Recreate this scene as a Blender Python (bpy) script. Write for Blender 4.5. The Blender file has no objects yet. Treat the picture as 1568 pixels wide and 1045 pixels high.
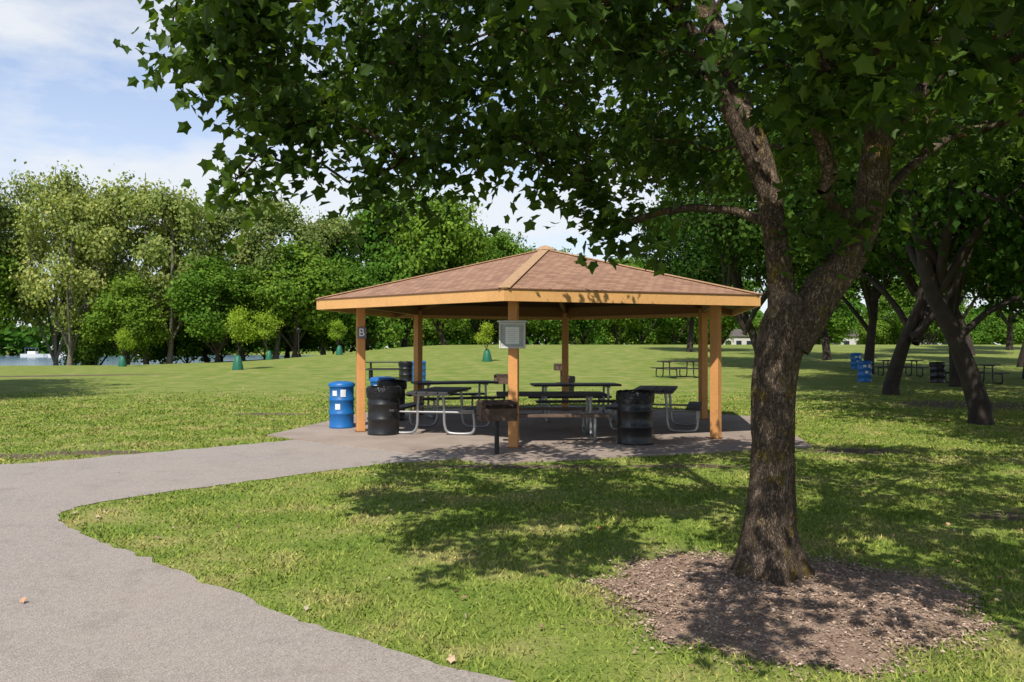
import bpy, bmesh, math, random
import numpy as np
from mathutils import Vector, Matrix, noise as mnoise
from mathutils.geometry import tessellate_polygon
rng=np.random.default_rng(11); random.seed(5)
scene=bpy.context.scene
COL=scene.collection
def sstep(v,a,b):
    t=np.clip((np.asarray(v,dtype=float)-a)/(b-a),0,1); return t*t*(3-2*t)
def hgt(x,y):
    rise=1.75*sstep(y,24,95)*sstep(x,-30,-6)
    fall=-2.2*sstep(y,66,84)*sstep(-np.asarray(x,dtype=float),30,42)*(1-sstep(y,228,238))
    crest=-1.1*sstep(y,98,140)*sstep(x,-30,-6)
    return rise+fall+crest
# ---------------------------------------------------------------- materials
class NT:
    def __init__(s,name):
        s.m=bpy.data.materials.new(name); s.m.use_nodes=True
        s.t=s.m.node_tree; s.n=s.t.nodes; s.l=s.t.links
        s.b=s.n['Principled BSDF']; s.o=s.n['Material Output']
    def a(s,typ): return s.n.new(typ)
    def k(s,a,b): s.l.new(a,b)
    def pos(s,kind='Position'):
        if kind=='Position': return s.a('ShaderNodeNewGeometry').outputs['Position']
        return s.a('ShaderNodeTexCoord').outputs[kind]
    def noise(s,scale,detail=3,rough=.55,vec=None,out='Fac'):
        n=s.a('ShaderNodeTexNoise'); n.inputs['Scale'].default_value=scale; n.inputs['Detail'].default_value=detail
        n.inputs['Roughness'].default_value=rough
        if vec is not None: s.k(vec,n.inputs['Vector'])
        return n.outputs[out]
    def ramp(s,fac,stops):
        r=s.a('ShaderNodeValToRGB'); e=r.color_ramp.elements
        while len(e)>2: e.remove(e[-1])
        for i,(p,c) in enumerate(stops):
            if i<2: e[i].position=p; el=e[i]
            else: el=e.new(p)
            el.color=(c[0],c[1],c[2],1) if not isinstance(c,(int,float)) else (c,c,c,1)
        s.k(fac,r.inputs['Fac']); return r.outputs['Color']
    def mix(s,f,a,b,mode='MIX'):
        n=s.a('ShaderNodeMix'); n.data_type='RGBA'; n.blend_type=mode
        for v,i in ((f,0),(a,6),(b,7)):
            if isinstance(v,(int,float)): n.inputs[i].default_value=v
            elif isinstance(v,tuple): n.inputs[i].default_value=(v[0],v[1],v[2],1)
            else: s.k(v,n.inputs[i])
        return n.outputs[2]
    def math(s,op,a,b=0.0):
        n=s.a('ShaderNodeMath'); n.operation=op
        for v,i in ((a,0),(b,1)):
            if isinstance(v,(int,float)): n.inputs[i].default_value=v
            else: s.k(v,n.inputs[i])
        return n.outputs[0]
    def bump(s,h,strength=.4,dist=.02):
        b=s.a('ShaderNodeBump'); b.inputs['Strength'].default_value=strength; b.inputs['Distance'].default_value=dist
        s.k(h,b.inputs['Height']); s.k(b.outputs[0],s.b.inputs['Normal'])
    def col(s,c):
        if isinstance(c,tuple): s.b.inputs['Base Color'].default_value=(c[0],c[1],c[2],1)
        else: s.k(c,s.b.inputs['Base Color'])
    def rough(s,v): s.b.inputs['Roughness'].default_value=v; s.b.inputs['Specular IOR Level'].default_value=.3
def plain(name,c,rough=.6,var=.15,scale=9,metal=0,spec=.4,bump=.1,coord='Object'):
    t=NT(name); v=t.pos(coord)
    n=t.noise(scale,4,.6,v); n2=t.noise(scale*9,2,.6,v)
    c0=tuple(x*(1-var) for x in c); c1=tuple(min(1,x*(1+var)) for x in c)
    cc=t.ramp(n,[(.3,c0),(.7,c1)])
    cc=t.mix(.25,cc,t.ramp(n2,[(.35,tuple(x*.6 for x in c)),(.6,c)]))
    t.col(cc); t.rough(rough); t.b.inputs['Metallic'].default_value=metal; t.b.inputs['Specular IOR Level'].default_value=spec
    if bump: t.bump(n2,bump,.01)
    return t.m
def leafmat(name,dark,light,yellow,transl=.35,gloss=None,var=.25,spec=.3):
    t=NT(name)
    at=t.a('ShaderNodeAttribute'); at.attribute_name='rnd'
    oi=t.a('ShaderNodeObjectInfo')
    c=t.ramp(at.outputs['Fac'],[(0,dark),(.6,light),(1,yellow)])
    f=t.math('ADD',t.math('MULTIPLY',oi.outputs['Random'],var*2),1-var)
    hs=t.a('ShaderNodeHueSaturation'); t.k(c,hs.inputs['Color']); t.k(f,hs.inputs['Value'])
    t.k(t.math('ADD',t.math('MULTIPLY',oi.outputs['Random'],-.035),.515),hs.inputs['Hue'])
    if gloss is None:
        d=t.a('ShaderNodeBsdfDiffuse'); t.k(hs.outputs[0],d.inputs['Color']); base=d.outputs[0]
    else:
        t.col(hs.outputs[0]); t.rough(gloss); t.b.inputs['Specular IOR Level'].default_value=spec; base=t.b.outputs[0]
    tr=t.a('ShaderNodeBsdfTranslucent')
    c2=t.mix(1.0,hs.outputs[0],(1.55,1.5,.55),'MULTIPLY'); t.k(c2,tr.inputs['Color'])
    mx=t.a('ShaderNodeMixShader'); mx.inputs[0].default_value=transl
    t.k(base,mx.inputs[1]); t.k(tr.outputs[0],mx.inputs[2]); t.k(mx.outputs[0],t.o.inputs['Surface'])
    return t.m
def barkmat(name,dark,light,moss=None,sc=1.0):
    t=NT(name); v=t.pos('Object')
    mp=t.a('ShaderNodeMapping'); mp.inputs['Scale'].default_value=(sc*1,sc*1,sc*.3); t.k(v,mp.inputs[0])
    n=t.noise(45,6,.75,mp.outputs[0])
    vo=t.a('ShaderNodeTexVoronoi'); vo.feature='DISTANCE_TO_EDGE'; vo.inputs['Scale'].default_value=38
    nn=t.noise(14,4,.7,mp.outputs[0],'Color'); vv=t.mix(.22,mp.outputs[0],nn); t.k(vv,vo.inputs['Vector'])
    crack=t.ramp(vo.outputs['Distance'],[(.0,0.),(.2,1.)])
    big=t.noise(3.2,5,.65,v)
    c=t.ramp(n,[(.32,dark),(.68,light)])
    c=t.mix(t.math('MULTIPLY',t.ramp(big,[(.52,0.),(.64,1.)]),.6),c,tuple(min(1,x*1.8) for x in light))
    if moss:
        mn=t.noise(4,6,.75,v); c=t.mix(t.math('MULTIPLY',t.ramp(mn,[(.54,0.),(.62,1.)]),.75),c,moss)
    c=t.mix(1.0,c,t.ramp(crack,[(0,.5),(1,1.)]),'MULTIPLY')
    t.col(c); t.rough(.9); t.b.inputs['Specular IOR Level'].default_value=.15; t.bump(t.math('ADD',crack,n),1.,.02)
    return t.m
M={}
M['leaf_near']=leafmat('maple_leaf',(.022,.052,.010),(.052,.112,.015),(.13,.22,.03),.38,.45,0,.22)
M['leaf_dark']=leafmat('shade_tree_leaf',(.022,.05,.011),(.047,.10,.018),(.12,.19,.035),.3,None,.25)
M['leaf_mid']=leafmat('treeline_leaf',(.055,.125,.02),(.12,.23,.03),(.22,.33,.055),.28,None,.2)
M['leaf_pale']=leafmat('cottonwood_leaf',(.12,.175,.05),(.24,.31,.095),(.46,.46,.16),.33,None,.25)
M['leaf_yng']=leafmat('sapling_leaf',(.17,.26,.02),(.30,.42,.05),(.42,.5,.08),.35,None,.1)
M['bark']=barkmat('maple_bark',(.08,.057,.04),(.30,.22,.16),(.30,.21,.045))
M['bark_bg']=plain('dark_bark',(.045,.034,.026),.95,.5,3,bump=0)
M['bark_pale']=plain('pale_bark',(.17,.15,.12),.95,.4,3,bump=0)
# ---------------------------------------------------------------- mesh helpers
def build_mesh(name,V,groups,mats):
    me=bpy.data.meshes.new(name); V=np.asarray(V,dtype=np.float32)
    loops=np.concatenate([g[0].ravel() for g in groups]).astype(np.int32)
    tot=np.concatenate([np.full(len(g[0]),g[0].shape[1]) for g in groups])
    st=np.concatenate([[0],np.cumsum(tot)[:-1]]).astype(np.int32)
    mi=np.concatenate([np.full(len(g[0]),g[1]) for g in groups]).astype(np.int32)
    rn=np.concatenate([np.asarray(g[2],dtype=np.float32) if g[2] is not None else np.zeros(len(g[0]),np.float32) for g in groups])
    sm=np.concatenate([np.full(len(g[0]),bool(g[3])) for g in groups])
    me.vertices.add(len(V)); me.vertices.foreach_set('co',V.ravel())
    me.loops.add(len(loops)); me.loops.foreach_set('vertex_index',loops)
    me.polygons.add(len(tot)); me.polygons.foreach_set('loop_start',st)
    me.polygons.foreach_set('material_index',mi); me.polygons.foreach_set('use_smooth',sm)
    me.update(calc_edges=True)
    a=me.attributes.new('rnd','FLOAT','FACE'); a.data.foreach_set('value',rn.astype(np.float32))
    for m in mats: me.materials.append(m)
    return me
def obj(name,me,parent=None,loc=(0,0,0),rot=(0,0,0),scale=(1,1,1)):
    o=bpy.data.objects.new(name,me); COL.objects.link(o); o.location=loc; o.rotation_euler=rot; o.scale=scale
    if parent: o.parent=parent
    return o
def empty(name,loc=(0,0,0),rz=0):
    o=bpy.data.objects.new(name,None); COL.objects.link(o); o.location=loc; o.rotation_euler=(0,0,rz); o.empty_display_size=.2; return o
def pmesh(name,verts,faces,mat,smooth=False):
    me=bpy.data.meshes.new(name); me.from_pydata([tuple(v) for v in verts],[],faces); me.materials.append(mat)
    if smooth:
        for p in me.polygons: p.use_smooth=True
    me.update(); return me
def box(name,size,loc,mat,parent=None,rot=(0,0,0),bevel=.006):
    x,y,z=[s/2 for s in size]
    v=[(-x,-y,-z),(x,-y,-z),(x,y,-z),(-x,y,-z),(-x,-y,z),(x,-y,z),(x,y,z),(-x,y,z)]
    f=[(0,3,2,1),(4,5,6,7),(0,1,5,4),(1,2,6,5),(2,3,7,6),(3,0,4,7)]
    o=obj(name,pmesh(name,v,f,mat),parent,loc,rot)
    if bevel:
        b=o.modifiers.new('b','BEVEL'); b.width=bevel; b.segments=2
    return o
def beam(name,p,q,w,h,mat,parent=None):
    p=Vector(p);q=Vector(q);d=q-p; o=box(name,(d.length,w,h),(p+q)/2,mat,parent)
    dx=d.normalized(); up=Vector((0,0,1)); 
    if abs(dx.z)>.98: up=Vector((0,1,0))
    y=up.cross(dx).normalized(); z=dx.cross(y)
    o.rotation_euler=Matrix((dx,y,z)).transposed().to_euler(); return o
def lathe(name,prof,mat,parent=None,loc=(0,0,0),seg=32,wob=0,smooth=True):
    v=[];f=[]
    for i,(r,z) in enumerate(prof):
        for s in range(seg):
            a=2*math.pi*s/seg; w=1+wob*math.sin(a*5+i)*.5+wob*random.uniform(-.5,.5)
            v.append((r*w*math.cos(a),r*w*math.sin(a),z+ (wob*random.uniform(-.15,.15) if wob else 0)))
    for i in range(len(prof)-1):
        for s in range(seg):
            a=i*seg+s;b=i*seg+(s+1)%seg; f.append((a,b,b+seg,a+seg))
    return obj(name,pmesh(name,v,f,mat,smooth),parent,loc)
def tube_arrays(P,R,sides=12,lump=None):
    P=np.asarray(P,float);n=len(P)
    T=np.gradient(P,axis=0); T/=np.linalg.norm(T,axis=1)[:,None]
    ref=np.array([1.,0,0]); 
    if abs(T[0]@ref)>.9: ref=np.array([0,1.,0])
    V=np.zeros((n,sides,3)); u=ref
    ang=np.linspace(0,2*np.pi,sides,endpoint=False)
    for i in range(n):
        u=u-T[i]*(u@T[i]); u/=np.linalg.norm(u); w=np.cross(T[i],u)
        r=R[i]*np.ones(sides)
        if lump is not None: r=r*lump(P[i],ang,i)
        V[i]=P[i]+(np.cos(ang)[:,None]*u+np.sin(ang)[:,None]*w)*r[:,None]
    idx=np.arange(n*sides).reshape(n,sides)
    a=idx[:-1];b=np.roll(idx[:-1],-1,1);c=np.roll(idx[1:],-1,1);d=idx[1:]
    F=np.stack([a,b,c,d],-1).reshape(-1,4)
    return V.reshape(-1,3),F
def smooth_path(pts,step=.3):
    pts=np.asarray(pts,float); out=[]
    for i in range(len(pts)-1):
        p0=pts[max(i-1,0)];p1=pts[i];p2=pts[i+1];p3=pts[min(i+2,len(pts)-1)]
        k=max(1,int(np.linalg.norm((p2-p1)[:3])/step))
        for j in range(k):
            t=j/k
            out.append(.5*((2*p1)+(-p0+p2)*t+(2*p0-5*p1+4*p2-p3)*t*t+(-p0+3*p1-3*p2+p3)*t**3))
    out.append(pts[-1]); return np.array(out)
def tube(name,pts,r,mat,parent=None,sides=10,loc=(0,0,0)):
    p=smooth_path([tuple(x)+(r,) for x in pts],.05)
    V,F=tube_arrays(p[:,:3],p[:,3],sides)
    me=build_mesh(name,V,[(F,0,None,True)],[mat]); return obj(name,me,parent,loc)
def unit(a): return a/np.maximum(np.linalg.norm(a,axis=-1,keepdims=True),1e-6)
MAPLE=np.array([(0,0,0),(0,1,-.14),(.26,-.02,.06),(.30,.24,.06),(.50,.50,.08),(.24,.60,.02),(-.26,-.02,.06),(-.30,.24,.06),(-.50,.50,.08),(-.24,.60,.02)])
MF=np.array([[0,2,3,4,5,1],[1,9,8,7,6,0]])
RH=np.array([(0,0,0),(.42,.5,.06),(0,1,-.05),(-.42,.5,.06)]); RF=np.array([[0,1,2,3]])
def leaves(pos,ax,nr,size,kind,wid=1.0):
    T,F=(MAPLE,MF) if kind=='maple' else (RH*np.array([wid,1,1]),RF)
    ax=unit(ax); nr=unit(nr-ax*(nr*ax).sum(-1,keepdims=True)); sd=np.cross(ax,nr)
    V=pos[:,None]+size[:,None,None]*(T[None,:,0:1]*sd[:,None]+T[None,:,1:2]*ax[:,None]+T[None,:,2:3]*nr[:,None])
    N=len(pos); FF=(F[None]+(np.arange(N)*len(T))[:,None,None]).reshape(-1,F.shape[1])
    return V.reshape(-1,3),FF,len(F)
def make_tree(name,stems,targets,outward,nleaf,lsize,spread,mats,r0=.006,seg=.6,kind='rh',sides=14,lump=None,zattach=0,step=.3,droop=0.0,csides=5):
    VV=[];groups=[];off=0;nodes=[];par=[];pl=[];fix=[]
    for si,s in enumerate(stems):
        p=smooth_path(s,step)
        lf=lump if (lump and si<3) else None
        V,F=tube_arrays(p[:,:3],p[:,3],sides if si<3 else 8,lf)
        VV.append(V);groups.append((F+off,0,None,True));off+=len(V)
        for q in p:
            if q[2]>=zattach:
                nodes.append(q[:3]);par.append(-1);fix.append(q[3]);pl.append(np.linalg.norm(q[:3]-np.array(stems[0][0][:3]))*.9)
    nb=len(nodes)
    cap=nb+len(targets)*12
    P=np.zeros((cap,3));P[:nb]=nodes;PL=np.zeros(cap);PL[:nb]=pl;n=nb;par=list(par)
    root=P[0]
    order=np.argsort(np.linalg.norm(targets-root,axis=1))
    ends=np.zeros(len(targets),int)
    for ti in order:
        t=targets[ti];d=np.linalg.norm(P[:n]-t,axis=1);j=int(np.argmin(d+.35*PL[:n]));dd=d[j]
        k=max(1,min(10,int(dd/seg)+1));prev=j;a=P[j].copy()
        for q in range(1,k+1):
            f=q/k;pt=a+(t-a)*f
            if q<k: pt=pt+rng.normal(0,.05*dd/k,3)+np.array([0,0,.12*dd*math.sin(math.pi*f)])
            P[n]=pt;par.append(prev);PL[n]=PL[prev]+dd/k;prev=n;n+=1
        ends[ti]=prev
    cnt=np.zeros(n);cnt[ends]=1
    for i in range(n-1,nb-1,-1): cnt[par[i]]+=cnt[i]
    R=r0*np.maximum(cnt,1)**.5
    for i in range(nb): R[i]=fix[i]*.8
    for i in range(nb,n): R[i]=min(R[i],R[par[i]])
    I=np.arange(nb,n);J=np.array(par)[nb:n]
    A=P[J];B=P[I];T=unit(B-A);ref=np.where(np.abs(T[:,2:3])>.9,np.array([[1.,0,0]]),np.array([[0,0,1.]]))
    u=unit(np.cross(T,ref));w=np.cross(T,u);ang=np.linspace(0,2*np.pi,csides,endpoint=False)
    ring=np.cos(ang)[None,:,None]*u[:,None]+np.sin(ang)[None,:,None]*w[:,None]
    Rj=np.minimum(R[J],R[I]*1.5)
    V=np.concatenate([A[:,None]+ring*Rj[:,None,None],B[:,None]+ring*R[I][:,None,None]],1)
    k=np.arange(csides);f=np.stack([k,(k+1)%csides,(k+1)%csides+csides,k+csides],-1)
    F=(f[None]+(np.arange(len(I))*2*csides)[:,None,None]).reshape(-1,4)
    VV.append(V.reshape(-1,3));groups.append((F+off,0,None,True));off+=len(V)*2*csides
    N=len(targets)*nleaf
    c=np.repeat(targets,nleaf,0);ow=np.repeat(outward,nleaf,0)
    o=rng.normal(0,1,(N,3))*spread*np.array([1,1,.75])
    pos=c+o
    clr=np.repeat(rng.random(len(targets)),nleaf)
    if kind=='maple':
        tw=unit(targets-P[np.array(par)[ends]]);tw=np.repeat(tw,nleaf,0);s_=rng.random(N)
        pos=c-tw*(s_*.42)[:,None]+rng.normal(0,1,(N,3))*.085*np.array([1,1,.8])*(1+s_)[:,None]
        pos[:,2]-=droop*np.abs(rng.normal(0,1,N))*.7
        ax=unit(rng.normal(0,1,(N,3))*np.array([1,1,.4])+np.array([0,0,-.7])+tw*.5)
        nr=np.array([0,0,1.])+rng.normal(0,.5,(N,3))
    else:
        ax=rng.normal(0,1,(N,3))
        nr=unit(o/spread)*.9+ow*1.0+np.array([0,0,.45])+rng.normal(0,.32,(N,3))
    sz=lsize*rng.uniform(.65,1.25,N)
    V,F,m=leaves(pos,ax,nr,sz,kind)
    rd=np.clip(.5*clr+.5*rng.random(N),0,1)
    VV.append(V);groups.append((F+off,1,np.repeat(rd,m),False))
    return build_mesh(name,np.concatenate(VV),groups,mats)
def crown(H,R,zb,K,n,lobe=.42,shell=.45):
    cz=(H+zb)/2;rz=(H-zb)/2
    L=[];
    for i in range(K):
        d=unit(rng.normal(0,1,3)); r=rng.uniform(.45,.75)
        L.append(np.array([d[0]*R*r,d[1]*R*r,cz+d[2]*rz*r]))
    L.append(np.array([0,0,cz+rz*.5]));L=np.array(L);LR=R*lobe*rng.uniform(.65,1.25,len(L))
    li=rng.integers(0,len(L),n);d=unit(rng.normal(0,1,(n,3)));rr=rng.random(n)**shell
    P=L[li]+d*(LR[li]*rr)[:,None]*np.array([1,1,.9])
    P[:,2]=np.where(P[:,2]<zb,zb+np.abs(rng.normal(0,.5,n)),P[:,2])
    ow=unit(P-np.array([0,0,cz])*1.0)*.5+d*.6
    return P,ow
# ---------------------------------------------------------------- world, sun, camera
w=bpy.data.worlds.new('World');scene.world=w;w.use_nodes=True
wt=w.node_tree;wn=wt.nodes;bg=wn['Background']
EL=50;sx,sy=-.26,-1.0;az=math.atan2(sx,sy)
sky=wn.new('ShaderNodeTexSky');sky.sky_type='NISHITA';sky.sun_disc=False;sky.sun_elevation=math.radians(EL);sky.sun_rotation=az%(2*math.pi)
sky.air_density=1.0;sky.dust_density=.8;sky.ozone_density=1.5
L=wt.links
def wr(stops):
    r=wn.new('ShaderNodeValToRGB');e=r.color_ramp.elements
    for i,(p,c) in enumerate(stops):
        el=e[i] if i<2 else e.new(p)
        el.position=p;el.color=(c,c,c,1) if not isinstance(c,tuple) else c+(1,)
    return r
def wm(op,a,b):
    n=wn.new('ShaderNodeMath');n.operation=op
    for v,i in ((a,0),(b,1)):
        if isinstance(v,(int,float)): n.inputs[i].default_value=v
        else: L.new(v,n.inputs[i])
    return n.outputs[0]
tc=wn.new('ShaderNodeTexCoord');mp=wn.new('ShaderNodeMapping');mp.inputs['Scale'].default_value=(1,1,3.0);mp.inputs['Location'].default_value=(3.3,.4,.2)
nz=wn.new('ShaderNodeTexNoise');nz.inputs['Scale'].default_value=2.6;nz.inputs['Detail'].default_value=8;nz.inputs['Roughness'].default_value=.58
L.new(tc.outputs['Generated'],mp.inputs[0]);L.new(mp.outputs[0],nz.inputs['Vector'])
sepw=wn.new('ShaderNodeSeparateXYZ');L.new(tc.outputs['Generated'],sepw.inputs[0])
rp=wr([(.38,.08),(.60,1.)]);L.new(nz.outputs['Fac'],rp.inputs[0])
hz=wr([(.02,.9),(.40,.1)]);L.new(sepw.outputs[2],hz.inputs[0])
fade=wr([(.42,1.),(.62,.12)]);L.new(sepw.outputs[2],fade.inputs[0])
fac=wm('MULTIPLY',wm('MULTIPLY',wm('MAXIMUM',rp.outputs[0],hz.outputs[0]),fade.outputs[0]),.94)
gain=wr([(.3,(1.0,1.0,1.0)),(.6,(.58,.58,.58))]);L.new(sepw.outputs[2],gain.inputs[0])
br=wn.new('ShaderNodeMix');br.data_type='RGBA';br.blend_type='MULTIPLY';br.inputs[0].default_value=1;br.inputs[7].default_value=(1.4,1.55,1.8,1);L.new(sky.outputs[0],br.inputs[6])
g2=wn.new('ShaderNodeMix');g2.data_type='RGBA';g2.blend_type='MULTIPLY';g2.inputs[0].default_value=1;L.new(br.outputs[2],g2.inputs[6]);L.new(gain.outputs[0],g2.inputs[7])
mx=wn.new('ShaderNodeMix');mx.data_type='RGBA';mx.inputs[7].default_value=(8.3,8.6,9.0,1)
L.new(fac,mx.inputs[0]);L.new(g2.outputs[2],mx.inputs[6]);L.new(mx.outputs[2],bg.inputs['Color'])
bg.inputs['Strength'].default_value=.105
sl=bpy.data.lights.new('sun','SUN');sl.energy=5.0;sl.angle=math.radians(.5);sl.color=(1,.955,.87)
so=bpy.data.objects.new('sun',sl);COL.objects.link(so)
ce=math.cos(math.radians(EL));hv=Vector((-sx,-sy,0)).normalized()*ce
so.rotation_euler=Vector((hv.x,hv.y,-math.sin(math.radians(EL)))).to_track_quat('-Z','Y').to_euler();so.location=(-6,-20,30)
cd=bpy.data.cameras.new('camera');cam=bpy.data.objects.new('camera',cd);COL.objects.link(cam);scene.camera=cam
cam.location=(0,0,1.6);cam.rotation_euler=(math.radians(90.35),0,0);cd.sensor_width=36;cd.lens=28.47;cd.clip_end=2000;cd.clip_start=.05
scene.view_settings.view_transform='Standard';scene.view_settings.look='None';scene.view_settings.exposure=0
# ---------------------------------------------------------------- ground
HC=(.66,16.13)
MC=(1.71,5.14)
def mr(a): return 1.03+.09*np.sin(a*3+1)+.06*np.sin(a*7)+.045*np.sin(a*13+2)+.03*np.sin(a*23)
def hexv(R,z=0,off=0): return [(HC[0]+R*math.cos(math.radians(260+60*i+off)),HC[1]+R*math.sin(math.radians(260+60*i+off)),z) for i in range(6)]
patches=[(-7.3,11.75,.8,.34),(-6.3,12.15,.9,.36),(-5.7,19,1.0,.4),(-24,42,7,1.2),(4.7,7.6,.5,.25),(.2,10.75,1.6,.2),(2.3,10.8,.9,.2),(5.2,12.3,1.0,.4),(12.5,22,2.5,2),(1.71,5.14,1.25,1.15)]
def grass_color(t,simple=False):
    P=t.pos()
    n2=t.noise(1.1,5,.68,P);n3=None
    c=t.ramp(n2,[(.34,(.14,.205,.036)),(.5,(.205,.255,.055)),(.66,(.32,.295,.11))])
    if not simple:
        n3=t.noise(38,3,.7,P)
        c=t.mix(.5,c,t.mix(1.,c,t.ramp(n3,[(.3,.4),(.62,1.35)]),'MULTIPLY'))
    return c,P,n2,n3
t=NT('lawn');c,P,n2,n3=grass_color(t)
sep=t.a('ShaderNodeSeparateXYZ');t.k(P,sep.inputs[0]);mask=None
nd=t.noise(5,5,.75,P)
for (px,py,rx,ry) in patches:
    a=t.math('POWER',t.math('ABSOLUTE',t.math('DIVIDE',t.math('SUBTRACT',sep.outputs[0],px),rx)),2.0)
    b=t.math('POWER',t.math('ABSOLUTE',t.math('DIVIDE',t.math('SUBTRACT',sep.outputs[1],py),ry)),2.0)
    m=t.math('SUBTRACT',1.0,t.math('ADD',a,b));mask=m if mask is None else t.math('MAXIMUM',mask,m)
mask=t.math('ADD',mask,t.math('MULTIPLY',t.math('SUBTRACT',nd,.5),4.0))
dirt=t.ramp(t.noise(30,4,.7,P),[(.3,(.075,.05,.038)),(.7,(.21,.155,.115))])
c=t.mix(t.ramp(mask,[(.0,0.),(.6,1.)]),c,dirt)
t.col(c);t.rough(.95);t.b.inputs['Specular IOR Level'].default_value=.1;t.bump(n3,.5,.03);M['lawn']=t.m
def sp(n,c,lo,hi,k):
    u=np.linspace(-1,1,n);v=np.sinh(k*u)/np.sinh(k);return c+np.where(v<0,-v*(lo-c),v*(hi-c))
X=sp(181,0,-600,600,5.5);Y=sp(201,12,-120,800,5)
GX,GY=np.meshgrid(X,Y);GZ=hgt(GX,GY)
V=np.stack([GX,GY,GZ],-1).reshape(-1,3);idx=np.arange(len(V)).reshape(len(Y),len(X))
F=np.stack([idx[:-1,:-1],idx[:-1,1:],idx[1:,1:],idx[1:,:-1]],-1).reshape(-1,4)
obj('ground',build_mesh('ground',V,[(F,0,None,True)],[M['lawn']]))
t=NT('lake_water');P=t.pos();t.col((.12,.2,.28));t.rough(.15);t.b.inputs['Specular IOR Level'].default_value=.5;t.bump(t.noise(1.4,4,.6,P),.3,.1)
obj('lake_water',pmesh('lake_water',[(-700,60,-1),(-26,60,-1),(-26,245,-1),(-700,245,-1)],[(0,1,2,3)],t.m))
# path
edge=[(-.86,11.34),(-1.79,10.9),(-3.0,9.68),(-4.03,8.55),(-4.31,7.94),(-4.18,7.49),(-3.73,6.96),(-2.18,5.59),(-1.04,4.56),(-.45,4.13),(0,3.85),(.6,3.4),(1.3,2.6),(1.9,1.2),(2.2,-1),(2.4,-6)]
outer=[(-24,9.0),(-14,10.2),(-9.5,10.6),(-6.95,10.9),(-5.62,11.95),(-3.43,13.97)]
e2=smooth_path([(a,b,0) for a,b in edge],.12)[:,:2];e2=e2+rng.normal(0,.018,e2.shape)
o2=smooth_path([(a,b,0) for a,b in outer],.15)[:,:2];o2=o2+rng.normal(0,.02,o2.shape)
poly=np.concatenate([e2,[(-24,-6)],o2,[(-2.5,14.6),(-.3,13.5)]])
t=NT('asphalt');P=t.pos();n=t.noise(110,3,.8,P);nb=t.noise(.7,6,.65,P);vo=t.a('ShaderNodeTexVoronoi');vo.inputs['Scale'].default_value=80;t.k(P,vo.inputs['Vector'])
c=t.ramp(n,[(.3,(.18,.152,.133)),(.5,(.35,.303,.27)),(.72,(.54,.475,.425))])
c=t.mix(.45,c,t.ramp(vo.outputs['Color'],[(.1,(.16,.137,.118)),(.8,(.52,.457,.41))]))
c=t.mix(t.ramp(nb,[(.35,0.),(.7,.55)]),c,(.42,.355,.30));c=t.mix(t.ramp(t.noise(2.2,6,.75,P),[(.52,0.),(.7,.45)]),c,(.22,.18,.155))
t.col(c);t.rough(.9);t.bump(t.math('ADD',n,vo.outputs['Distance']),.6,.008);M['asphalt']=t.m
tri=tessellate_polygon([[Vector((a,b,0)) for a,b in poly]])
me=pmesh('asphalt_path',[(a,b,.006) for a,b in poly],[tuple(x) for x in tri],M['asphalt']);obj('asphalt_path',me)
bm=bmesh.new();bm.from_mesh(me)
for f in bm.faces:
    f.normal_update()
    if f.normal.z<0: f.normal_flip()
bm.to_mesh(me);bm.free()
t=NT('concrete_slab');P=t.pos();n=t.noise(60,4,.7,P);nb=t.noise(1.1,5,.65,P)
c=t.ramp(n,[(.3,(.30,.24,.195)),(.7,(.45,.37,.31))]);c=t.mix(t.ramp(nb,[(.4,0.),(.7,.75)]),c,(.24,.18,.145));t.col(c);t.rough(.85);t.bump(n,.3,.006);M['slab']=t.m
def prism(name,pts,z0,z1,mat,parent=None):
    n=len(pts);v=[(p[0],p[1],z0) for p in pts]+[(p[0],p[1],z1) for p in pts]
    f=[tuple(range(n,2*n)),tuple(range(n-1,-1,-1))]+[(i,(i+1)%n,(i+1)%n+n,i+n) for i in range(n)]
    return obj(name,pmesh(name,v,f,mat),parent)
# ---------------------------------------------------------------- shelter
M['tan']=plain('tan_paint',(.66,.31,.105),.55,.10,3,spec=.35,bump=.05)
M['tan_l']=plain('fascia_paint',(.71,.385,.145),.55,.09,3,bump=.05)
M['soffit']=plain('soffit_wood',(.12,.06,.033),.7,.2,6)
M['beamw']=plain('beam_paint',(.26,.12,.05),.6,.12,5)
t=NT('asphalt_shingles');uv=t.pos('UV');br=t.a('ShaderNodeTexBrick');t.k(uv,br.inputs['Vector'])
br.inputs['Scale'].default_value=1;br.inputs['Brick Width'].default_value=.17;br.inputs['Row Height'].default_value=.13;br.inputs['Mortar Size'].default_value=.009;br.inputs['Mortar Smooth'].default_value=.3
br.inputs['Color1'].default_value=(.46,.265,.165,1);br.inputs['Color2'].default_value=(.25,.13,.08,1);br.inputs['Mortar'].default_value=(.09,.045,.028,1)
c=t.mix(.35,br.outputs['Color'],t.ramp(t.noise(60,3,.7,uv),[(.35,(.17,.09,.058)),(.65,(.46,.28,.185))]));t.col(c);t.rough(.9);t.bump(br.outputs['Fac'],-.5,.01);M['shing']=t.m
M['cap']=plain('ridge_cap',(.46,.285,.155),.85,.2,12)
S=empty('picnic_shelter')
prism('floor_slab',hexv(5.3),-.1,.03,M['slab'],S)
RR=4.45;ZE=2.44;ZP=3.52
ev=[Vector(v) for v in hexv(RR,ZE)];pk=Vector((HC[0],HC[1],ZP))
v=[];f=[];uvs=[]
for i in range(6):
    a,b=ev[i],ev[(i+1)%6];k=len(v);v+=[a,b,pk];f.append((k,k+1,k+2));Ls=(b-a).length;hh=((a+b)/2-pk).length;uvs+=[(0,0),(Ls,0),(Ls/2,hh)]
me=pmesh('shingle_roof',v,f,M['shing']);ul=me.uv_layers.new(name='UVMap')
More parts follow.
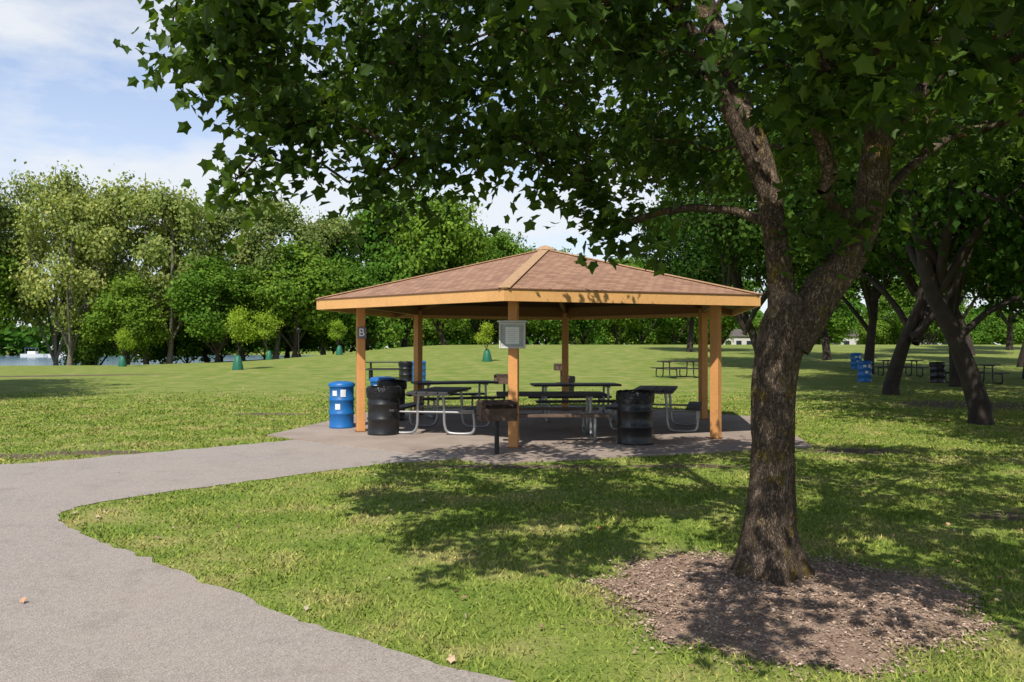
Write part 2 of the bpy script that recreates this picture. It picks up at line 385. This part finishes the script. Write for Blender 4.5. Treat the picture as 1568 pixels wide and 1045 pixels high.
for i,l in enumerate(me.loops): ul.data[i].uv=uvs[l.vertex_index]
obj('shingle_roof',me,S)
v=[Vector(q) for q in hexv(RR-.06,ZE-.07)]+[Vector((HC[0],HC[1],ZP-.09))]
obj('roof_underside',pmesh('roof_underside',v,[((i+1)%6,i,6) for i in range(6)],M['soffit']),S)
def ring(name,Ro,Ri,z0,z1,mat):
    a=hexv(Ro,z0)+hexv(Ro,z1)+hexv(Ri,z1)+hexv(Ri,z0);f=[]
    for k in range(4):
        for i in range(6):
            j=(i+1)%6;k2=(k+1)%4;f.append((k*6+i,k*6+j,k2*6+j,k2*6+i))
    return obj(name,pmesh(name,a,f,mat),S)
ring('fascia_board',RR+.005,RR-.045,2.255,2.425,M['tan_l'])
ring('drip_edge',RR+.025,RR-.03,2.428,2.445,plain('brown_metal',(.22,.11,.07),.5))
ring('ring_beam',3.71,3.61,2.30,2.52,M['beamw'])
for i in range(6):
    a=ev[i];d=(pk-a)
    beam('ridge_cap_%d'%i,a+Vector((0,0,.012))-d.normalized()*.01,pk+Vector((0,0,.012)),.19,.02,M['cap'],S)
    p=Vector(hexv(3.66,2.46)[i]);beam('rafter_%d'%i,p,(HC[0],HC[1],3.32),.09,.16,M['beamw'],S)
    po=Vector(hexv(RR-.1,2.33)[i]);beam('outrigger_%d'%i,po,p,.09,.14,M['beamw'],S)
    q=Vector(hexv(3.66,0)[i]);ax=math.radians(260+60*i)
    box('post_%d'%i,(.15,.15,2.42),(q.x,q.y,.03+1.21),M['tan'],S,(0,0,ax),.012)
    box('post_base_%d'%i,(.19,.19,.02),(q.x,q.y,.04),M['beamw'],S,(0,0,ax),.004)
lathe('peak_cap',[(.0,.09),(.1,.06),(.22,-.02)],M['cap'],S,(HC[0],HC[1],ZP),12)
G=plain('sign_grey',(.66,.64,.59),.5,.05);W=plain('white_paint',(.82,.81,.78),.5,.03);INK=plain('ink',(.35,.35,.38),.6)
q=hexv(3.66)[0]
B=empty('notice_board',(q[0]-.02,q[1]-.108,1.76))
box('cabinet',(.40,.05,.40),(0,0,0),G,B);box('header_cap',(.46,.07,.03),(0,-.0,.216),G,B)
box('backing',(.33,.008,.33),(0,-.03,-.005),plain('cork',(.42,.45,.43),.6),B,bevel=0)
box('notice_sheet',(.21,.003,.26),(0,-.038,.0),W,B,bevel=0)
for k in range(7): box('text_line_%d'%k,(.16 if k%3 else .1,.001,.004),(-.01,-.0405,.09-.03*k),INK,B,bevel=0)
for s in (-1,1): box('frame_v_%d'%s,(.025,.02,.40),(s*.19,-.036,0),G,B); 
for s in (-1,1): box('frame_h_%d'%s,(.35,.02,.025),(0,-.036,s*.185),G,B)
q=hexv(3.66)[5]
B=empty('letter_sign',(q[0]+.04,q[1]-.108,1.84),math.radians(-4))
box('plate',(.17,.012,.20),(0,0,0),plain('sign_slate',(.14,.14,.16),.5),B)
cu=bpy.data.curves.new('letter_b','FONT');cu.body='B';cu.size=.2;cu.extrude=.002;cu.align_x='CENTER';cu.align_y='CENTER';cu.materials.append(W)
o=obj('letter',cu,B,(0,-.012,0),(math.pi/2,0,0))
# ---------------------------------------------------------------- mulch bed
t=NT('wood_mulch');P=t.pos();n=t.noise(60,5,.75,P);nb=t.noise(3,4,.6,P)
c=t.ramp(n,[(.3,(.18,.118,.083)),(.5,(.36,.25,.18)),(.7,(.56,.42,.315))]);c=t.mix(t.ramp(nb,[(.4,0.),(.7,.6)]),c,(.25,.17,.12));t.col(c);t.rough(.95);t.bump(n,.8,.02);M['mulch']=t.m
na=120;nr_=22;V=[];A=np.linspace(0,2*np.pi,na,endpoint=False)
for i in range(nr_+1):
    r=i/nr_
    for a in A:
        R=mr(a)*r;z=.004+.05*(1-r**2)+(.012*rng.random() if i<nr_ else 0)
        V.append((MC[0]+R*math.cos(a)*1.05,MC[1]+R*math.sin(a),z))
idx=np.arange(len(V)).reshape(nr_+1,na);F=np.stack([idx[:-1],idx[1:],np.roll(idx[1:],-1,1),np.roll(idx[:-1],-1,1)],-1).reshape(-1,4)
MB=empty('mulch_bed');obj('mulch_surface',build_mesh('mulch_surface',V,[(F,0,None,True)],[M['mulch']]),MB)
t=NT('mulch_chip');at=t.a('ShaderNodeAttribute');at.attribute_name='rnd';t.col(t.ramp(at.outputs['Fac'],[(0,(.18,.113,.08)),(.6,(.37,.26,.19)),(1,(.60,.46,.36))]));t.rough(.9)
N=13000;a=rng.random(N)*2*np.pi;q_=rng.random(N);r=np.sqrt(q_)*(mr(a)*1.06);far=rng.random(N)<.12;r=np.where(far,mr(a)*(1+.22*rng.random(N)**1.5),r);pos=np.stack([MC[0]+r*np.cos(a)*1.05,MC[1]+r*np.sin(a),.014+.05*(1-np.minimum(1,(r/1.08))**2)+rng.random(N)*.008],-1)
ax=rng.normal(0,1,(N,3))*np.array([1,1,.2]);nr=np.array([0,0,1.])+rng.normal(0,.3,(N,3))
V,F,m=leaves(pos,ax,nr,rng.uniform(.01,.035,N),'rh',.6)
obj('mulch_chips',build_mesh('mulch_chips',V,[(F,0,rng.random(N),False)],[t.m]),MB)
# ---------------------------------------------------------------- grass blades
def inpoly(x,y,poly):
    ins=np.zeros(len(x),bool);n=len(poly);j=n-1
    for i in range(n):
        xi,yi=poly[i];xj,yj=poly[j]
        c=((yi>y)!=(yj>y));xx=(xj-xi)*(y-yi)/((yj-yi) if yj!=yi else 1e-9)+xi
        ins^=c&(x<xx);j=i
    return ins
N=400000
y=3.0+(30-3.0)*rng.random(N)**1.4
x=(rng.random(N)*2-1)*(.68*y+1.0)
keep=~inpoly(x,y,poly)&~inpoly(x,y,[p[:2] for p in hexv(5.28)])
ma=np.arctan2(y-MC[1],(x-MC[0])/1.05);md=np.hypot((x-MC[0])/1.05,y-MC[1]);keep&=(md>mr(ma)*(.88+.4*rng.random(N)))|(rng.random(N)<.01)
rag=.75+.35*np.sin(x*9+np.sin(y*11)*2)+.5*rng.random(N)
for (px,py,rx,ry) in patches[:-1]: keep&=~((((x-px)/rx)**2+((y-py)/ry)**2<rag)&(rng.random(N)<.8))
den=.5+.5*np.sin(x*2.1+np.sin(y*1.7))*np.sin(y*2.6+np.sin(x*1.3));keep&=rng.random(N)<(.42+.8*den)
keep&=rng.random(N)<(1-sstep(y,18,30))
x=x[keep];y=y[keep];N=len(x)
h=rng.uniform(.012,.036,N)*(1+.4*np.sin(x*5)*np.sin(y*4));h=h*(1+np.clip(y-10,0,20)*.02);wd=.0024+.00085*y
an=rng.random(N)*2*np.pi;tl=rng.normal(0,.7,(N,2))*h[:,None]
z=hgt(x,y)
b=np.stack([x,y,z],-1);s=np.stack([np.cos(an),np.sin(an),0*an],-1)*wd[:,None]
V=np.stack([b-s,b+s,b+np.stack([tl[:,0],tl[:,1],h],-1)],1).reshape(-1,3);F=np.arange(3*N).reshape(-1,3)
t=NT('grass_blade');c,P,n2,n3=grass_color(t,True);at=t.a('ShaderNodeAttribute');at.attribute_name='rnd'
c=t.mix(1.,c,t.ramp(at.outputs['Fac'],[(0,(.7,.8,.7)),(.7,(1.25,1.22,1.15)),(.92,(1.5,1.38,1.35)),(1,(2.0,1.6,1.7))]),'MULTIPLY')
d=t.a('ShaderNodeBsdfDiffuse');t.k(c,d.inputs['Color']);t.k(d.outputs[0],t.o.inputs['Surface'])
obj('lawn_grass',build_mesh('lawn_grass',V,[(F,0,rng.random(N),False)],[t.m]))
N=420;y=3.2+14*rng.random(N)**1.2;x=(rng.random(N)*2-1)*(.68*y);k=~inpoly(x,y,poly)|(rng.random(N)<.05);x=x[k];y=y[k];N=len(x);pos=np.stack([x,y,.025+.012*rng.random(N)],-1)
ax=rng.normal(0,1,(N,3))*np.array([1,1,.2]);nr=np.array([0,0,1.])+rng.normal(0,.5,(N,3))
V,F,m=leaves(pos,ax,nr,rng.uniform(.018,.05,N),'maple')
t=NT('dry_leaf');at=t.a('ShaderNodeAttribute');at.attribute_name='rnd';t.col(t.ramp(at.outputs['Fac'],[(0,(.22,.13,.07)),(.4,(.36,.25,.14)),(.8,(.5,.42,.3)),(1,(.6,.22,.08))]));t.rough(.8)
obj('fallen_leaves',build_mesh('fallen_leaves',V,[(F,0,np.repeat(rng.random(N),2),False)],[t.m]))
# ---------------------------------------------------------------- foreground maple
def lump(p,ang,i):
    z=p[2];fl=math.exp(-max(z,0)/.15)
    r=1+.42*fl*(.3+.7*np.cos(ang*5+1.2)+.3*np.cos(ang*8+.4))+.06*np.sin(ang*3+z*4)+.045*np.sin(ang*7+z*9+np.sin(z*7))
    return r+rng.normal(0,.014,len(ang))
trunk=[(1.75,5.5,-.05,.28),(1.745,5.5,.12,.21),(1.74,5.5,.4,.165),(1.765,5.5,.8,.142),(1.775,5.5,1.2,.138),(1.81,5.5,1.5,.148),(1.86,5.49,1.72,.165),(1.89,5.48,1.86,.145),(1.91,5.48,1.95,.09)]
limbL=[(1.83,5.5,1.60,.105),(1.83,5.5,1.95,.092),(1.80,5.52,2.3,.078),(1.73,5.58,2.85,.082),(1.58,5.68,3.35,.08),(1.46,5.8,3.85,.07),(1.25,6.1,4.8,.05),(1.0,6.4,6.0,.025)]
limbR=[(1.89,5.48,1.60,.13),(2.08,5.45,1.96,.128),(2.28,5.42,2.25,.112),(2.40,5.4,2.65,.098),(2.46,5.4,3.1,.085),(2.52,5.42,3.7,.07),(2.65,5.6,5.0,.045),(2.7,5.7,6.2,.02)]
limbR2=[(2.42,5.4,2.85,.06),(2.66,5.45,3.2,.055),(3.1,5.55,3.62,.045),(3.9,5.7,4.1,.035),(5.2,6.0,4.6,.02)]
limbA=[(1.79,5.53,2.5,.055),(1.5,5.45,3.1,.05),(1.15,5.3,3.7,.045),(.5,5.1,4.3,.035),(-.6,5.0,4.6,.028),(-2.0,5.2,4.6,.014)]
limbB=[(1.60,5.68,3.3,.045),(1.1,6.1,3.85,.04),(.2,6.6,4.4,.03),(-1.0,6.8,4.55,.02),(-2.0,6.6,4.4,.01)]
limbC=[(2.3,5.41,2.35,.04),(2.9,5.9,2.9,.035),(3.8,6.8,3.4,.03),(4.8,7.6,3.7,.018)]
limbD=[(1.5,5.75,3.7,.04),(1.2,7.0,4.3,.035),(1.0,8.5,4.7,.02)]
limbE=[(2.5,5.4,3.4,.04),(2.6,4.4,4.1,.035),(2.4,3.4,4.6,.02)]
T=[]
while len(T)<1080:
    a=rng.random()*2*math.pi;R=4.8+.5*math.sin(3*a+1)+.4*math.sin(5*a)
    if math.sin(a)<0: R*=1-.12*(-math.sin(a))
    if math.cos(a)>0: R*=1+.3*math.cos(a)
    r=R*math.sqrt(rng.random())
    px=1.8+r*math.cos(a);py=5.8+r*math.sin(a)
    zt=6.9-2.7*(r/R)**2;zb=3.2+.10*max(0,py-4)+.2*(r/R)**4
    if px<-.8 and py<5.2: zb=3.75
    if px<.6: zb+=.16
    if px>1.2: zb-=.14
    u=rng.random()**1.9;pz=zb+(zt-zb)*u
    if px<-2.5: continue
    gx=px+.2*pz;gy=py+.81*pz  # crown culled in sun-projected ground coordinates, so its gaps shape the dapple
    if gy<5.7 and gx<.9: continue
    if gy<4.2: continue
    nn=mnoise.noise(Vector((gx*1.05,gy*.95,2.3)))+.55*mnoise.noise(Vector((gx*2.6,gy*2.4,7.)))
    th_=-.19 if gy>6.4 else -.02
    if gx>3: th_-=.08
    if nn<th_ and rng.random()<.93: continue
    if math.hypot(px-1.8,py-5.5)<.7 and pz<3.6: continue
    T.append((px,py,pz))
spr=[(-2.4,5.6,3.55),(-2.25,5.6,3.75),(-2.35,5.6,3.9),(-1.95,5.8,3.45),(-2.0,5.8,3.3),(-1.65,5.8,3.3),(-1.7,5.8,3.1),(-1.8,5.8,2.93),(-1.95,5.8,2.8),(-2.1,5.8,2.78),(-1.35,5.9,3.3),(-1.2,6,3.1),(-1.18,6,2.92),(-1.3,6,2.8),(-.65,6,3.25),(-.68,5.8,3.0),(-.7,5.8,2.82),(-.2,6.2,3.2),(-.25,6.2,3.05),(-.35,6.2,2.9),(.17,6.2,3.1),(.2,6.2,2.95),(.4,6.1,3.2),(.6,6,3.05),(.63,6,2.85),(.66,6,2.62),(.64,6,2.45),(1.3,6.3,2.95),(1.1,6.3,3.1),(2.15,5.3,2.5),(2.0,5.2,2.65),(-1.6,5.7,3.5),(-1.0,5.8,3.5),(-.4,6,3.45),(-2.1,5.7,3.6),(-1.85,5.7,3.75),(-1.3,5.8,3.75),(-.8,5.9,3.7),(-.2,5.9,3.7)]
for s in spr:
    for k in range(2): T.append(tuple(np.array(s)+rng.normal(0,.08,3)))
T=np.array(T);ow=unit(T-np.array([1.8,5.5,4.0]))
me=make_tree('maple_tree',[trunk,limbL,limbR,limbR2,limbA,limbB,limbC,limbD,limbE],T,ow,36,.10,.20,[M['bark'],M['leaf_near']],r0=.0042,seg=.35,kind='maple',sides=40,lump=lump,zattach=2.4,step=.05,droop=.12,csides=5)
obj('maple_tree',me)
# ---------------------------------------------------------------- background tree variants
def stems_for(H,zb,tr,lean=.3,nl=5,R=5):
    lx,ly=rng.normal(0,lean,2)
    s=[[(0,0,-.3,tr*1.5),(0,0,.3,tr*1.15),(lx*.3,ly*.3,zb*.7,tr*.9),(lx*.6,ly*.6,zb*1.1,tr*.8),(lx,ly,H*.55,tr*.5),(lx*1.2,ly*1.2,H*.9,tr*.1)]]
    for i in range(nl):
        a=2*math.pi*i/nl+rng.normal(0,.3);z0=zb*rng.uniform(.6,1.3)
        s.append([(lx*.5,ly*.5,z0,tr*.55),(lx*.5+math.cos(a)*R*.2,ly*.5+math.sin(a)*R*.2,z0+H*.12,tr*.42),(math.cos(a)*R*.45,math.sin(a)*R*.45,z0+H*.26,tr*.3),(math.cos(a)*R*.7,math.sin(a)*R*.7,z0+H*.36,tr*.12)])
    return s
def variant(nm,H,R,zb,K,n,nleaf,ls,spread,mats,tr,lobe=.42,shell=.45,r0=.02,seg=1.2,lean=.3):
    P,ow=crown(H,R,zb,K,n,lobe,shell)
    return make_tree(nm,stems_for(H,zb,tr,R=R,lean=lean),P,ow,nleaf,ls,spread,mats,r0=r0,seg=seg,kind='rh',sides=10,zattach=zb*.6,step=.6,csides=4)
A_=[variant('round_tree_mesh',17,6.4,1.3,22,480,40,.42,.55,[M['bark_bg'],M['leaf_mid']],.3,.36) for _ in range(3)]
B_=[variant('cottonwood_mesh',19,5.8,1.8,26,430,30,.34,.55,[M['bark_pale'],M['leaf_pale']],.3,.26,.6) for _ in range(3)]
C_=[variant('shade_tree_mesh',13,5.8,2.6,24,540,44,.22,.40,[M['bark_bg'],M['leaf_dark']],.22,.38,.5,.015,.8,.8) for _ in range(3)]
U_=[variant('shrub_mesh',6,3.2,.2,12,170,34,.32,.42,[M['bark_bg'],M['leaf_mid']],.1) for _ in range(2)]
Y_=[variant('sapling_mesh',4.2,1.25,1.5,7,70,30,.14,.24,[M['bark_bg'],M['leaf_yng']],.04,r0=.008,seg=.5)]
def plant(nm,ms,x,y,s=1,sz=None):
    me=ms[rng.integers(0,len(ms))]
    obj(nm,me,None,(x,y,float(hgt(x,y))),(0,0,rng.random()*6.28),(s,s*rng.uniform(.9,1.1),sz or s))
for x,y,s,k in [(-17.2,92,.95,1.02),(-12.5,94,1.05,1.14),(-7.6,90,.98,1.08),(-4.0,100,.85,.95),(-1,97,.72,.83),(2,108,.75,.85),(6.5,120,.85,.9),(11,125,.85,.9),(15,118,.85,.9),(20,125,.9,.9),(26,130,.95,.9),(33,128,1,.9),(41,172,1,1),(50,128,1,1),(60,170,1,1),(71,138,1,1),(83,175,1,1),(96,140,1,1)]:
    plant('treeline_maple_tree',A_,x,y,s,k)
for x,y,s,k in [(-20.5,88,.9,.92),(-24.5,84,.95,1.04),(-29,87,.95,1.05),(-33,78,.9,1.02),(-37,82,1,1.2),(-41,75,.85,1.05),(-45,80,.95,1.25),(-49.5,76,.9,1.2),(-54,80,1,1.15),(-61,78,1,1.1),(-69,82,1,1.1),(-78,86,1,1)]:
    plant('cottonwood_tree',B_,x,y,s,k)
for x,y,s,k in [(-28,77,.75,.62),(-36,76,.6,.55),(-22,82,.85,.72),(-32,85,.8,.75),(-50,74,.75,.8),(-43,83,.7,.7),(-25,90,.9,.8),(-18,86,.7,.6)]:
    plant('young_maple_tree',A_,x,y,s,k)
for x in np.arange(-36,-14,2.3):
    plant('shrub',U_,x+rng.normal(0,.6),88+rng.normal(0,2),rng.uniform(.9,1.4))
for x in np.arange(-14,105,3.3):
    if min(abs(x-v) for v in (39,61,76))<3.2: continue
    plant('shrub',U_,x+rng.normal(0,.5),(112 if x<12 else 146)+rng.normal(0,2),rng.uniform(1.,1.5))
for x,y,s,k in [(9.6,16.6,.85,.95),(12.4,26.5,1,1),(13.6,44,1.05,1.15),(17.6,40,1,1.1),(17,31,.95,1.05),(14.2,14.0,.95,1),(19,19,1,1),(23,36,1,1.1),(29,46,1.05,1.15),(21,54,1,1.15),(34,60,1.1,1.2),(14.5,66,1.0,1.05),(10.0,9.4,.75,.9),(22,26.5,1,1),(43,70,1.1,1.1)]:  # includes unseen trees off to the right, added to shade the lawn
    plant('shade_tree',C_,x,y,s,k)
for x,y,s,k in [(-19.3,20.5,.9,.95),(-25,25,1.1,1.1)]: plant('shade_tree',C_,x,y,s,k)
N=30000;th=rng.uniform(-1.2,1.2,N);rd_=rng.uniform(245,270,N)
X_=np.sin(th)*rd_;Y_2=np.cos(th)*rd_
hh=11+2.5*np.sin(th*23)+2*np.sin(th*51+1)+1.5*np.sin(th*97);Z_=hgt(X_,Y_2)+hh*rng.random(N)**.8
V,F,m=leaves(np.stack([X_,Y_2,Z_],-1),rng.normal(0,1,(N,3)),rng.normal(0,.5,(N,3))+np.array([0,-.6,.6]),rng.uniform(1.4,2.8,N),'rh')
obj('distant_tree_line',build_mesh('distant_tree_line',V,[(F,0,rng.random(N)*.6,False)],[M['leaf_mid']]))
BAG=plain('green_bag',(.02,.14,.08),.5,.15)
for x,y,s in [(-15.4,45.5,.85),(-21,70,1.0),(-30.3,63,.7),(-1.6,52,.6),(-14.5,68,.7)]:
    e=empty('sapling',(x,y,float(hgt(x,y))));obj('crown_and_stem',Y_[0],e,(0,0,0),(0,0,rng.random()*6),(s,s,s))
    lathe('watering_bag',[(.30,0),(.31,.1),(.24,.45),(.15,.75),(.07,.82),(.05,.8)],BAG,e,(0,0,0),14,.04)
# ---------------------------------------------------------------- furniture
ST=plain('galvanised_steel',(.36,.36,.36),.4,.15,metal=.6);DK=plain('dark_plank',(.04,.037,.04),.55,.3,5);BRN=plain('brown_plank',(.13,.085,.06),.6,.3,5);BLK=plain('black_steel',(.02,.02,.02),.45)
def picnic_table(x,y,rz,top=DK,seat=DK,leg=ST,L=1.85,z0=None):
    z=float(hgt(x,y))+(.03 if z0 is None else z0);e=empty('picnic_table',(x,y,z),rz)
    for k in range(4): box('top_plank_%d'%k,(L,.178,.045),(0,-.285+.19*k,.745),top,e)
    for s in (-1,1):
        box('bench_%d'%s,(L,.25,.045),(0,s*.72,.435),seat,e)
        for q in (-1,1):
            xx=q*L*.36
            tube('leg_%d_%d'%(s,q),[(xx,s*.22,.715),(xx,s*.24,.5),(xx,s*.25,.18),(xx,s*.30,.06),(xx,s*.40,.028),(xx,s*.66,.028),(xx,s*.76,.06),(xx,s*.79,.16),(xx,s*.77,.41)],.026,leg,e)
    for q in (-1,1):
        xx=q*L*.36
        tube('cross_tube_%d'%q,[(xx,-.74,.40),(xx,0,.40),(xx,.74,.40)],.02,leg,e)
        box('top_batten_%d'%q,(.05,.7,.03),(xx,0,.706),leg,e)
    return e
R=math.radians
picnic_table(.66,13.95,R(2),DK,BRN)
picnic_table(-1.32,15.0,R(80))
picnic_table(1.35,17.3,R(5))
picnic_table(2.75,15.5,R(76))
picnic_table(-1.3,18.3,R(20))
picnic_table(-5.6,36,R(5),leg=BLK,z0=0);picnic_table(7.6,37,R(25),leg=BLK,z0=0);picnic_table(18.2,38,R(0),leg=BLK,z0=0);picnic_table(18.8,33,R(8),leg=BLK,z0=0)
PL=NT('bin_liner');PL.col((.012,.012,.013));PL.rough(.25);PL.bump(PL.noise(20,3,.6,PL.pos('Object')),.8,.03);PL=PL.m
BP=plain('black_drum_paint',(.014,.014,.015),.35,.2,spec=.5)
BL=plain('blue_drum_paint',(.012,.14,.42),.4,.12,spec=.5);LB=plain('label_white',(.7,.72,.75),.5)
def drumprof(r=.285,h=.82):
    p=[(0,.01),(r-.02,.0),(r,.0),(r,.03),(r-.006,.04)]
    for z in (.28,.54): p+=[(r-.006,z-.03),(r+.008,z-.012),(r+.008,z+.012),(r-.006,z+.03)]
    return p+[(r-.006,h-.03),(r+.004,h-.02),(r+.006,h),(r-.01,h)]
def drum(x,y,kind='black',z0=.03,r=.285,h=.82):
    z=float(hgt(x,y))+z0
    e=empty('trash_barrel' if kind=='black' else 'recycling_barrel',(x,y,z),-.15)
    if kind=='black':
        lathe('drum',drumprof(r,h)+[(r-.02,h-.3),(0,h-.32)],BP,e)
        lathe('bin_liner',[(r+.02,h-.17),(r+.024,h-.08),(r+.02,h+.005),(r-.0,h+.03),(r-.03,h+.0),(r-.05,h-.2),(0,h-.25)],PL,e,wob=.05,seg=40)
    else:
        lathe('drum',drumprof(r,h),BL,e)
        lathe('lid',[(r+.015,h-.03),(r+.02,h+.02),(r-.02,h+.05),(r-.1,h+.07),(r-.11,h+.06),(.08,h+.05),(0,h+.05)],BL,e)
        for a0,z1,z2,mm in ((-100,.36,.47,LB),(-75,.60,.74,LB),(-115,.62,.72,LB)):
            v=[];n=6
            for zz in (z1,z2):
                for k in range(n+1):
                    a=R(a0+k*24/n);v.append(((r+.004)*math.cos(a),(r+.004)*math.sin(a),zz))
            obj('label',pmesh('label',v,[(k,k+1,k+2+n,k+1+n) for k in range(n)],mm),e)
drum(-2.29,14.45);drum(1.98,13.05);drum(-2.55,17.2);drum(-3.28,15.6,'blue',r=.235,h=.82);drum(-2.85,17.9,'blue');drum(-3.9,34,'blue',0);drum(-4.5,34.3,'black',0)
drum(14.8,34,'blue',0);drum(18.7,44,'blue',0);drum(17.6,33.5,'black',0);drum(1.8,26,'black',0,.2,.6)
RUST=plain('rusty_steel',(.11,.07,.05),.8,.5,12,bump=.4)
def grill(x,y,rz,z0=0.0):
    e=empty('charcoal_grill',(x,y,float(hgt(x,y))+z0),rz)
    tube('pedestal',[(0,0,-.05),(0,0,.25),(0,0,.52)],.035,BLK,e)
    box('firebox_floor',(.52,.38,.01),(0,0,.53),RUST,e,bevel=0);box('firebox_back',(.52,.012,.28),(0,.19,.665),RUST,e,bevel=0)
    for s in (-1,1): box('firebox_side_%d'%s,(.012,.38,.26),(s*.26,0,.66),RUST,e,bevel=0)
    box('firebox_front',(.5,.012,.17),(0,-.19,.62),RUST,e,bevel=0)
    for k in range(12): box('grate_bar_%d'%k,(.012,.42,.012),(-.22+.04*k,-.03,.77),RUST,e,bevel=0)
    for s in (-1,1): tube('handle_%d'%s,[(s*.15,-.24,.77),(s*.15,-.33,.76),(s*.17,-.38,.75)],.014,RUST,e,6)
    tube('damper_rod',[(-.3,0,.6),(0,0,.6),(.32,0,.6)],.01,RUST,e,6)
grill(-.22,11.75,R(12));grill(-.22,23,R(-10));grill(2.0,33,R(10))
e=empty('street_lamp',(-19.5,74,float(hgt(-19.5,74))));tube('pole',[(0,0,-.2),(0,0,1),(0,0,2.2)],.06,BLK,e);lathe('lantern',[(.1,2.2),(.2,2.35),(.22,2.5),(.26,2.55),(.05,2.7),(0,2.75)],BLK,e)
SH=plain('house_shingle',(.12,.10,.09),.8);WW=plain('siding_white',(.62,.60,.56),.6,.05);GL=plain('window_glass',(.03,.04,.05),.1)
def house(x,y,w,d,h,rz=0,wm=WW):
    e=empty('house',(x,y,float(hgt(x,y))-.2),rz)
    box('walls',(w,d,h),(0,0,h/2),wm,e,bevel=0)
    rh=d*.28;v=[(-w/2-.3,-d/2-.3,h-.05),(w/2+.3,-d/2-.3,h-.05),(w/2+.3,d/2+.3,h-.05),(-w/2-.3,d/2+.3,h-.05),(-w/2-.3,0,h+rh),(w/2+.3,0,h+rh)]
    obj('roof',pmesh('roof',v,[(0,1,5,4),(2,3,4,5),(0,4,3),(1,2,5),(0,3,2,1)],SH),e)
    for k in range(3):
        xx=-w*.33+k*w*.33
        if k==1: box('door',(1,.06,2.1),(xx,-d/2-.03,1.1),GL,e,bevel=0)
        else:
            box('window_trim_%d'%k,(1.3,.06,1.3),(xx,-d/2-.02,1.6),WW,e,bevel=0);box('window_%d'%k,(1.05,.06,1.05),(xx,-d/2-.04,1.6),GL,e,bevel=0)
house(43,156,6,5,3.0);house(66,156,7,5,3.0,R(-5));house(82,156,7,5,3.0,R(5))
def boat(x,y,rz):
    e=empty('pontoon_boat',(x,y,-1),rz);n=10;v=[];L=5.5
    for i in range(n+1):
        u=i/n;wd_=1.1*(1-max(0,(u-.6)/.4)**2)**.5 if u<1 else .02;xx=-L/2+L*u
        v+=[(xx,-wd_*.8,0),(xx,-wd_,.75),(xx,wd_,.75),(xx,wd_*.8,0)]
    f=[(4*i+k,4*i+4+k,4*i+5+k,4*i+1+k) for i in range(n) for k in range(3)]+[(0,1,2,3)]
    obj('hull',pmesh('hull',v,f,W),e);box('cabin',(1.8,1.4,.6),(-.4,0,1.05),W,e);box('canopy',(2.6,1.8,.08),(-.6,0,2.1),plain('canopy_blue',(.1,.15,.3)),e)
    for a in (-1,1):
        for b_ in (-1,1): box('canopy_pole',(.05,.05,1.3),(-.6+a*1.15,b_*.8,1.42),ST,e,bevel=0)
boat(-80,178,.3);boat(-103,185,-.2);boat(-112,190,.1)
